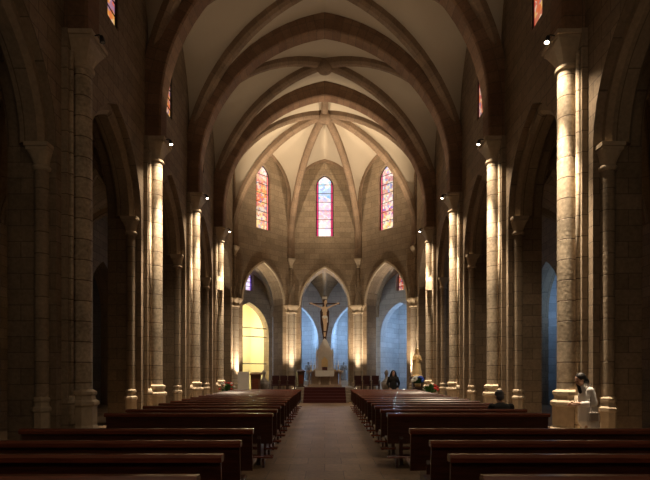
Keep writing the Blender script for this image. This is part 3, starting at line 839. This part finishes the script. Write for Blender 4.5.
# --- woman in black standing beyond the front pew
B = thing('person', 'dark-haired person in black clothes standing beyond the front right pew', 'person', (3.20, 22.3, 0), 0)
hc = Vector((0, -.02, 1.60)); Mh = I3
b = MB(); b.caps((0, 0, 1.38), (0, -.01, 1.50), .055, .052); head(b, hc, Mh)
b.ell((0, 0, 1.28), (.18, .11, .18), 16, 10); b.ell((0, 0, 1.08), (.145, .10, .15), 16, 10); b.ell((0, 0, .93), (.17, .115, .13), 16, 10)
for s in (-1, 1):
    b.caps((s*.18, 0, 1.36), (s*.26, .02, 1.10), .05, .042); b.caps((s*.26, .02, 1.10), (s*.20, -.14, .92), .04, .028)
    hand(b, (s*.19, -.16, .90), (-s*.3, -.6, -.7), (-s, 0, .4), (0, .4, -.8), .5)
    b.caps((s*.09, 0, .88), (s*.10, -.01, .48), .085, .06); b.caps((s*.10, -.01, .48), (s*.10, .03, .09), .055, .038); b.caps((s*.10, .03, .05), (s*.12, -.14, .035), .04, .032)
remesh(b, 'body', M_skin, B, .01, 3); eyes(hc, Mh, B)
m = MB(); m.ell((0, 0, 1.27), (.215, .14, .2), 16, 10); m.caps((0, 0, 1.12), (0, 0, .86), .17, .19)
for s in (-1, 1):
    m.caps((s*.19, 0, 1.37), (s*.27, .02, 1.10), .07, .06); m.caps((s*.27, .02, 1.10), (s*.205, -.13, .93), .056, .042)
remesh(m, 'jacket', M_black, B, .014, 5)
m = MB()
for s in (-1, 1): m.caps((s*.09, 0, .88), (s*.10, -.01, .48), .11, .08); m.caps((s*.10, -.01, .48), (s*.10, .03, .10), .078, .06)
remesh(m, 'trousers', M_black, B, .014, 4)
m = MB()
for s in (-1, 1): m.caps((s*.10, .04, .045), (s*.12, -.15, .04), .046, .042)
remesh(m, 'shoes', M_bag, B, .012, 3)
m = MB(); m.ell(hc+Vector((0, .035, .05)), (.105, .105, .095), 14, 10); m.ell(hc+Vector((0, .07, -.04)), (.13, .06, .15), 14, 10)
for s in (-1, 1): m.caps(hc+Vector((s*.09, .01, .04)), hc+Vector((s*.13, .02, -.16)), .035, .05)
remesh(m, 'hair', M_hair, B, .014, 3)

# --- person in black seated in the right block
S = thing('person', 'person in black with grey hair sitting in the right pews, seen from behind', 'person', (3.52, 9.33, 0), 0)
hc = Vector((0, .33, 1.13)); Mh = facing(PI) @ Matrix.Rotation(math.radians(15), 3, 'X')
b = MB(); b.caps((0, .20, .95), (0, .29, 1.04), .055, .052); head(b, hc, Mh)
b.ell((0, .20, .82), (.18, .11, .19), 16, 10); b.ell((0, .17, .62), (.15, .11, .15), 16, 10); b.ell((0, .18, .545), (.17, .13, .09), 16, 10)
for s in (-1, 1):
    b.caps((s*.18, .2, .92), (s*.23, .22, .68), .05, .042); b.caps((s*.23, .22, .68), (s*.10, .44, .66), .04, .028)
    hand(b, (s*.09, .455, .66), (-s*.5, .8, 0), (0, .2, 1), (-s, 0, -.3), .6)
    b.caps((s*.09, .2, .535), (s*.11, .60, .55), .082, .062); b.caps((s*.11, .60, .54), (s*.11, .62, .09), .056, .038); b.caps((s*.11, .60, .05), (s*.12, .76, .035), .04, .032)
remesh(b, 'body', M_skin, S, .01, 3); eyes(hc, Mh, S)
m = MB(); m.ell((0, .21, .82), (.225, .14, .2), 16, 10); m.caps((0, .2, .72), (0, .18, .60), .17, .145)
for s in (-1, 1):
    m.caps((s*.19, .2, .93), (s*.24, .22, .68), .07, .06); m.caps((s*.24, .22, .68), (s*.12, .42, .66), .056, .042)
remesh(m, 'jacket', M_black, S, .014, 5)
m = MB()
for s in (-1, 1): m.caps((s*.09, .22, .55), (s*.11, .60, .55), .095, .075); m.caps((s*.11, .60, .54), (s*.11, .62, .12), .072, .055)
remesh(m, 'trousers', M_black, S, .014, 4)
m = MB()
for s in (-1, 1): m.caps((s*.11, .59, .046), (s*.12, .77, .04), .046, .042)
remesh(m, 'shoes', M_bag, S, .012, 3)
m = MB(); m.ell(hc+Mh @ Vector((0, .03, .045)), (.088, .098, .085), 14, 10, Mh); m.ell(hc+Mh @ Vector((0, .07, -.03)), (.08, .055, .08), 14, 10, Mh)
remesh(m, 'hair', M_grey, S, .012, 3)

# ================================================================= ALTAR GROUP
Z1 = .795
al = thing('altar', 'pale stone altar with small columns, at the top of the red steps', 'altar', (0, 28.3, .78))
MB().box(-1.0, 1.0, -.40, .40, 0, .12).build('plinth', M_altar, al, bevel=.01)
MB().box(-.8, .8, -.18, .28, .12, .86).build('core', M_altar, al)
for x in (-.9, -.3, .3, .9):
    MB().lathe([(.09, .12), (.09, .16), (.06, .19), (.055, .74), (.09, .80), (.09, .86)], (x, -.29), 12).build('column', M_altar, al)
MB().box(-1.08, 1.08, -.45, .45, .86, .96).build('altar_top', M_altar, al, bevel=.012)
m = MB(); m.box(-.55, .55, -.457, .46, .9605, .967); m.box(-.55, .55, -.465, -.458, .62, .967); m.build('altar_cloth', M_line, al)
def candlestick(loc, lb, hh=.32):
    t = thing('candlestick', lb, 'candlestick', loc, group='brass candlesticks')
    MB().lathe([(.06, 0), (.055, .02), (.02, .05), (.018, hh*.6), (.03, hh*.65), (.018, hh*.7), (.04, hh)], n=12).build('stick', M_brass, t)
    MB().lathe([(.016, hh), (.015, hh+.28)], n=8).build('candle', M_wax, t)
    return t
for x, lb in ((-.8, 'outermost on the left end'), (-.62, 'second from the left end'), (.62, 'second from the right end'), (.8, 'outermost on the right end')):
    candlestick((x, 28.2, 1.741), 'brass candlestick on the stone altar, '+lb)
ms = thing('missal_stand', 'small dark wooden book stand in the middle of the altar', 'book stand', (0, 28.25, 1.748))
MB().prism([(-.12, 0), (.12, 0), (.12, .18), (-.12, .03)], 'x', -.16, .16).build('stand', M_mwood, ms)
MB().prism([(-.115, .036), (.115, .183), (.11, .21), (-.12, .06)], 'x', -.14, .14).build('book', M_cloth, ms)
# tabernacle shrine, white with a pointed top
ts = thing('tabernacle', 'white stone shrine with a pointed gable behind the altar', 'tabernacle', (0, 30.0, .78))
MB().box(-.62, .62, -.4, .4, 0, 1.1).build('shrine_base', M_marble, ts, bevel=.02)
MB().box(-.44, .44, -.32, .32, 1.1, 1.9).build('body', M_marble, ts, bevel=.015)
m = MB(); m.prism([(-.52, 1.9), (.52, 1.9), (.46, 2.2), (.26, 2.55), (.14, 2.85), (0, 2.98), (-.14, 2.85), (-.26, 2.55), (-.46, 2.2)], 'y', -.3, .3); m.build('gable', M_marble, ts, bevel=.015)
d = MB().prism([(-.2, 1.2), (.2, 1.2), (.2, 1.6), (0, 1.84), (-.2, 1.6)], 'y', -.345, -.322).build('tabernacle_door', M_gold, ts)
MB().ell((.12, -.355, 1.4), (.02, .02, .02)).build('knob', M_brass, d)
for s in (-1, 1):
    m = MB(); m.lathe([(.07, 1.1), (.05, 1.15), (.045, 1.8), (.07, 1.9), (.05, 2.0), (.01, 2.4)], (s*.5, -.3), 10); m.build('pinnacle', M_marble, ts)
# crucifix
cz = 3.3
cr = thing('crucifix', 'large crucifix with pale carved figure on dark cross above the shrine', 'crucifix', (0, 30.42, 3.62))
MB().prism([(-.07, -2.84), (.07, -2.84), (.10, .2), (.27, 1.1), (.29, 1.9), (.12, 2.2), (.09, 2.9), (-.09, 2.9), (-.12, 2.2), (-.29, 1.9), (-.27, 1.1), (-.10, .2)], 'y', .0, .09).build('upright', M_dwood, cr, bevel=.008)
MB().box(-.98, .98, -.01, .08, 2.34, 2.44).build('crossbar', M_dwood, cr, bevel=.008)
MB().box(-.16, .16, -.03, -.012, 2.68, 2.84).build('title_board', M_marble, cr)
hc = Vector((.05, -.20, 2.42)); Mh = Matrix.Rotation(math.radians(14), 3, 'Y') @ Matrix.Rotation(math.radians(20), 3, 'X')
b = MB(); b.caps((0, -.13, 2.20), (.03, -.16, 2.32), .06, .06); head(b, hc, Mh, 1.2)
b.ell((0, -.13, 2.06), (.17, .10, .19), 14, 10); b.ell((0, -.12, 1.86), (.12, .09, .16), 14, 10); b.ell((0, -.12, 1.70), (.15, .10, .11), 14, 10)
for s in (-1, 1):
    b.caps((s*.15, -.12, 2.15), (s*.46, -.08, 2.28), .048, .038); b.caps((s*.46, -.08, 2.28), (s*.74, -.05, 2.38), .038, .026)
    hand(b, (s*.75, -.05, 2.385), (s, 0, .2), (0, 0, 1), (0, -1, 0), .5)
    b.caps((s*.08, -.12, 1.66), (s*.05+.03, -.24, 1.26), .078, .058); b.caps((s*.05+.03, -.24, 1.26), (s*.03, -.11, .84), .054, .036)
    b.caps((s*.03, -.11, .84), (s*.025, -.20, .68), .036, .03)
remesh(b, 'figure', M_ivory, cr, .012, 3)
m = MB(); m.ell((0, -.12, 1.68), (.17, .12, .11), 14, 8); m.caps((.13, -.15, 1.68), (.16, -.14, 1.42), .045, .03); remesh(m, 'loincloth', M_line, cr, .014, 4)
m = MB(); m.ell(hc+Mh @ Vector((0, .03, .04)), (.09, .10, .085), 14, 8, Mh); m.caps(hc+Vector((-.07, .03, 0)), hc+Vector((-.09, .0, -.18)), .03, .025); m.caps(hc+Vector((.07, .03, 0)), hc+Vector((.09, .0, -.18)), .03, .025)
remesh(m, 'hair', M_dwood, cr, .014, 3)
MB().box(-.09, .09, -.22, .0, .56, .63).build('foot_rest', M_dwood, cr)
for o in kids(cr):
    if o.name.split('.')[0] in ('figure', 'loincloth', 'hair'): o.scale = (1.05, 1.1, 1.22); o.location = (0, .01, -.22*2.4)
lamp('SPOT', (1.6, 27.4, 1.0), 260, WARM, (0, 30.2, 5.3), 34, .7, .05)  # added spot without a fixture, brightens the carved figure
# ambo, lecterns
def lectern(loc, lb, mat, wdt=.46, h=1.12, rz=0):
    t = thing('lectern', lb, 'lectern', loc, rz)
    MB().box(-wdt/2, wdt/2, -.2, .2, 0, .06).build('foot', mat, t, bevel=.008)
    MB().prism([(-wdt*.36, .06), (wdt*.36, .06), (wdt*.5, h-.12), (-wdt*.5, h-.12)], 'y', -.16, .16).build('body', mat, t)
    MB().prism([(-.24, h-.12), (.2, h-.12), (.24, h+.02), (-.24, h-.07)], 'x', -wdt*.56, wdt*.56).build('reading_top', mat, t)
    MB().box(-wdt*.3, wdt*.3, -.172, -.161, .2, h-.3).build('front_panel', M_pewtop, t)
    return t
lectern((-3.30, 22.9, 0), 'brown wooden lectern beside the white board at the left', M_mwood, .46, 1.62)
lectern((-1.42, 27.9, .78), 'dark lectern standing left of the altar', M_dwood, .42, 1.0, .3)
# white board on a stand
wb_ = thing('notice_board', 'plain white board on a stand left of the brown lectern', 'board', (-3.86, 22.7, 0))
MB().box(-.27, .27, -.015, .015, .78, 1.66).build('board', M_paper, wb_, bevel=.004)
for s in (-1, 1): MB().tube([(s*.2, .03, 1.5), (s*.24, .0, 0.012)], .015, 8).build('leg', M_iron, wb_)
MB().tube([(0, .03, 1.5), (0, .45, .012)], .015, 8).build('leg', M_iron, wb_)
# stone fonts
def font(loc, lb, fig=False):
    t = thing('stone_font', lb, 'font', loc)
    MB().lathe([(.24, 0), (.24, .14), (.17, .2), (.13, .34), (.12, .62), (.17, .74)], n=8, smooth=False).build('pedestal', M_stat, t)
    MB().lathe([(.14, .74), (.22, .84), (.26, 1.0), (.27, 1.16), (.2, 1.17)], n=20).build('basin', M_stat, t)
    MB().lathe([(.24, 1.16), (.16, 1.24), (.08, 1.34), (.06, 1.48), (.10, 1.55), (.10, 1.64), (.06, 1.70), (.01, 1.76)], n=16).build('lid', M_stat, t)
    return t
font((-2.98, 23.4, 0), 'grey stone font with lid right of the brown lectern')
font((3.0, 23.2, 0), 'grey stone font with lid beside the person in black')
# altar chairs
def make_chair():
    t = thing('armchair', '', 'chair', group='red upholstered chairs of the presbytery')
    for x in (-.18, .18):
        for y in (-.22, .22): MB().box(x-.025, x+.025, y-.025, y+.025, 0, .42 if y < 0 else .45).build('leg', M_dwood, t)
    MB().box(-.21, .21, -.25, .25, .42, .50).build('seat', M_cloth, t, bevel=.02)
    MB().box(-.21, .21, .2, .26, .5, 1.0).build('backrest', M_cloth, t, bevel=.015)
    for s in (-1, 1):
        MB().box(s*.2-.025, s*.2+.025, -.22, .195, .68, .72).box(s*.2-.02, s*.2+.02, -.2, -.16, .42, .68).build('armrest', M_dwood, t)
    return t
chs = [(-2.85, 27.6, 'left of the altar, farthest from the steps'), (-2.38, 27.6, 'left of the altar, middle of three'), (-1.93, 27.6, 'left of the altar, nearest the steps'), (1.93, 27.6, 'right of the altar, nearest the steps'), (2.43, 27.6, 'right of the altar, middle of three'), (2.95, 27.6, 'right of the altar, farthest from the steps')]
c0 = None
for x, y, lb in chs:
    lb = 'dark red upholstered chair '+lb
    if c0 is None: c0 = make_chair(); t = c0
    else: t = copy_tree(c0)
    t.location = (x, y, .45); t['label'] = lb
# Virgin statue on pedestal
vs = thing('statue', 'golden robed standing statue on a pedestal by the right apse pier', 'statue', (4.42, 22.9, 1.42))
b = MB(); head(b, (0, -.02, 1.18), I3 @ Matrix.Rotation(.15, 3, 'X'), .78)
b.caps((0, 0, 1.0), (0, 0, 1.1), .045, .042); b.ell((0, 0, .92), (.15, .10, .14)); b.caps((0, 0, .85), (0, 0, .18), .12, .22); b.caps((0, 0, .25), (0, 0, .14), .22, .23)
for s in (-1, 1): b.caps((s*.14, 0, .97), (s*.19, -.03, .78), .055, .05); b.caps((s*.19, -.03, .78), (s*.08, -.17, .82), .045, .03)
hand(b, (-.07, -.18, .83), (.5, -.3, .6), (0, 0, 1), (1, 0, 0), .4, .8); hand(b, (.09, -.18, .82), (-.5, -.3, .5), (0, 0, 1), (-1, 0, 0), .4, .8)
remesh(b, 'figure', M_gold, vs, .011, 3)
m = MB(); m.caps((0, .05, 1.22), (0, .08, .9), .10, .17); m.caps((0, .09, .9), (0, .10, .15), .17, .24); remesh(m, 'mantle', M_ivory, vs, .014, 4)
MB().lathe([(.07, 1.27), (.09, 1.34), (.06, 1.33), (.05, 1.27)], n=10).build('crown', M_gold, vs)
MB().lathe([(.27, 0), (.27, .06), (.22, .1)], n=16).build('plinth', M_gold, vs)
lamp('SPOT', (4.85, yn(2)+.15, 8.7), 1100, WARM, (4.42, 22.75, 2.0), 12, .6, .05)  # added narrow spot without a fixture, brightens the golden statue
ped = thing('pedestal', 'dark square pedestal carrying the golden statue', 'pedestal', (4.42, 22.9, 0))
MB().box(-.3, .3, -.3, .3, 0, .15).build('foot', M_dwood, ped, bevel=.01)
MB().box(-.22, .22, -.22, .22, .15, 1.3).build('column', M_dwood, ped, bevel=.01)
MB().box(-.32, .32, -.32, .32, 1.3, 1.42).build('top', M_dwood, ped, bevel=.01)
def bouquet(loc, lb, cols, r, h, pot=True, pm=None):
    t = thing('flower_arrangement', lb, 'flowers', loc)
    MB().lathe([(.09, 0), (.13, .02), (.16, h*.5), (.13, h*.55)], n=14).build('vase', pm or M_brass, t)
    m = MB()
    for k in range(60):
        a = random.uniform(0, 2*PI); e = random.uniform(-.2, 1.3); q = Vector((math.cos(a)*math.cos(e), math.sin(a)*math.cos(e), math.sin(e)))
        p = Vector((0, 0, h*.55))+Vector((q.x*r, q.y*r, q.z*r*.8+r*.2)); s0 = Vector((0, 0, h*.5))
        sd = q.cross(Vector((0, 0, 1))).normalized()*.05
        mid = s0.lerp(p, .6)+Vector((0, 0, .03)); m.poly([s0, mid-sd, p, mid+sd]); m.poly([s0, mid+sd+q*.01, p, mid-sd+q*.01])
    o = m.build('foliage', M_leaf, t); o['kind'] = 'stuff'
    for mat, n, nm, sx in cols:
        m = MB()
        for k in range(n):
            a = random.uniform(0, 2*PI) if sx == 0 else random.uniform(-1.2, 1.2)+(0 if sx > 0 else PI); e = random.uniform(.0, 1.2)
            p = Vector((math.cos(a)*math.cos(e)*r*.9, math.sin(a)*math.cos(e)*r*.9, h*.55+r*.3+math.sin(e)*r*.8))
            m.ell(p, (.06, .06, .05), 8, 6)
        o = m.build(nm, mat, t); o['kind'] = 'stuff'
    return t
bouquet((4.36, 22.35, .95), 'round bouquet of blue and white flowers on a stool before the golden statue', [(M_flw, 26, 'white_blossoms', -1), (M_flb, 26, 'blue_blossoms', 1)], .30, .3)
st = thing('flower_stool', 'small dark stool holding the blue and white bouquet', 'stool', (4.36, 22.35, 0))
MB().box(-.18, .18, -.18, .18, .9, .95).build('stool_top', M_dwood, st)
for x in (-.14, .14):
    for y in (-.14, .14): MB().box(x-.02, x+.02, y-.02, y+.02, 0, .9).build('leg', M_dwood, st)
bouquet((4.80, 21.9, 0.0), 'green leafy plant with red flowers on the floor right of the statue', [(M_flr, 10, 'red_blossoms', 1)], .42, 1.3, pm=M_dwood)
bouquet((5.06, 22.95, 0.0), 'leafy green plant with pale flowers against the right apse pier', [(M_flw, 6, 'pale_blossoms', 0)], .34, 1.25, pm=M_dwood)
bouquet((-4.55, 22.3, 0.0), 'green plant with red and white flowers at the foot of the left pier', [(M_flr, 8, 'red_blossoms', 0), (M_flw, 6, 'white_blossoms', 0)], .4, 1.35, pm=M_dwood)
# chapel statues behind the altar
def small_statue(loc, lb):
    t = thing('saint_statue', lb, 'statue', loc, group='saint statues in the blue chapels')
    b = MB(); head(b, (0, 0, 1.5), I3, 1); b.caps((0, 0, 1.3), (0, 0, 1.42), .06, .05); b.ell((0, 0, 1.2), (.2, .13, .18)); b.caps((0, 0, 1.1), (0, 0, .2), .15, .26)
    for s in (-1, 1): b.caps((s*.18, 0, 1.28), (s*.25, -.04, 1.0), .07, .06); b.caps((s*.25, -.04, 1.0), (s*.06, -.2, 1.1), .055, .035); hand(b, (s*.05, -.21, 1.11), (-s*.3, -.2, .8), (0, -1, 0), (-s, 0, 0), .2)
    remesh(b, 'figure', M_stat, t, .016, 3)
    MB().box(-.35, .35, -.3, .3, -.9, 0).box(-.28, .28, -.25, .25, 0, .1).build('plinth', M_marble, t)
    return t
small_statue((-1.35, 38.9, .9), 'dark saint statue on a plinth in the blue chapel left of the shrine')
small_statue((1.55, 38.9, .9), 'dark saint statue on a plinth in the blue chapel right of the shrine')
# tie rods across the yellow chapel arch
A = Vector(mir(O2)); Bv = Vector(mir(O1)); d = (Bv-A).normalized(); mid = (A+Bv)/2; nn = Vector((-d.y, d.x))
for z, lb in ((5.0, 'uppermost'), (4.35, 'middle'), (2.3, 'lowest')):
    a = A+d*1.9+nn*.3; b2 = A+d*5.3+nn*.3
    o = MB().tube([(a.x, a.y, z), (b2.x, b2.y, z)], .03, 8).build('tie_rod', M_iron, off=(mid.x, mid.y, z)); o.location = (mid.x, mid.y, z)
    tag(o, 'dark iron bar across the yellow lit chapel arch, %s of three' % lb, 'iron bar', 'iron bars of the yellow chapel')
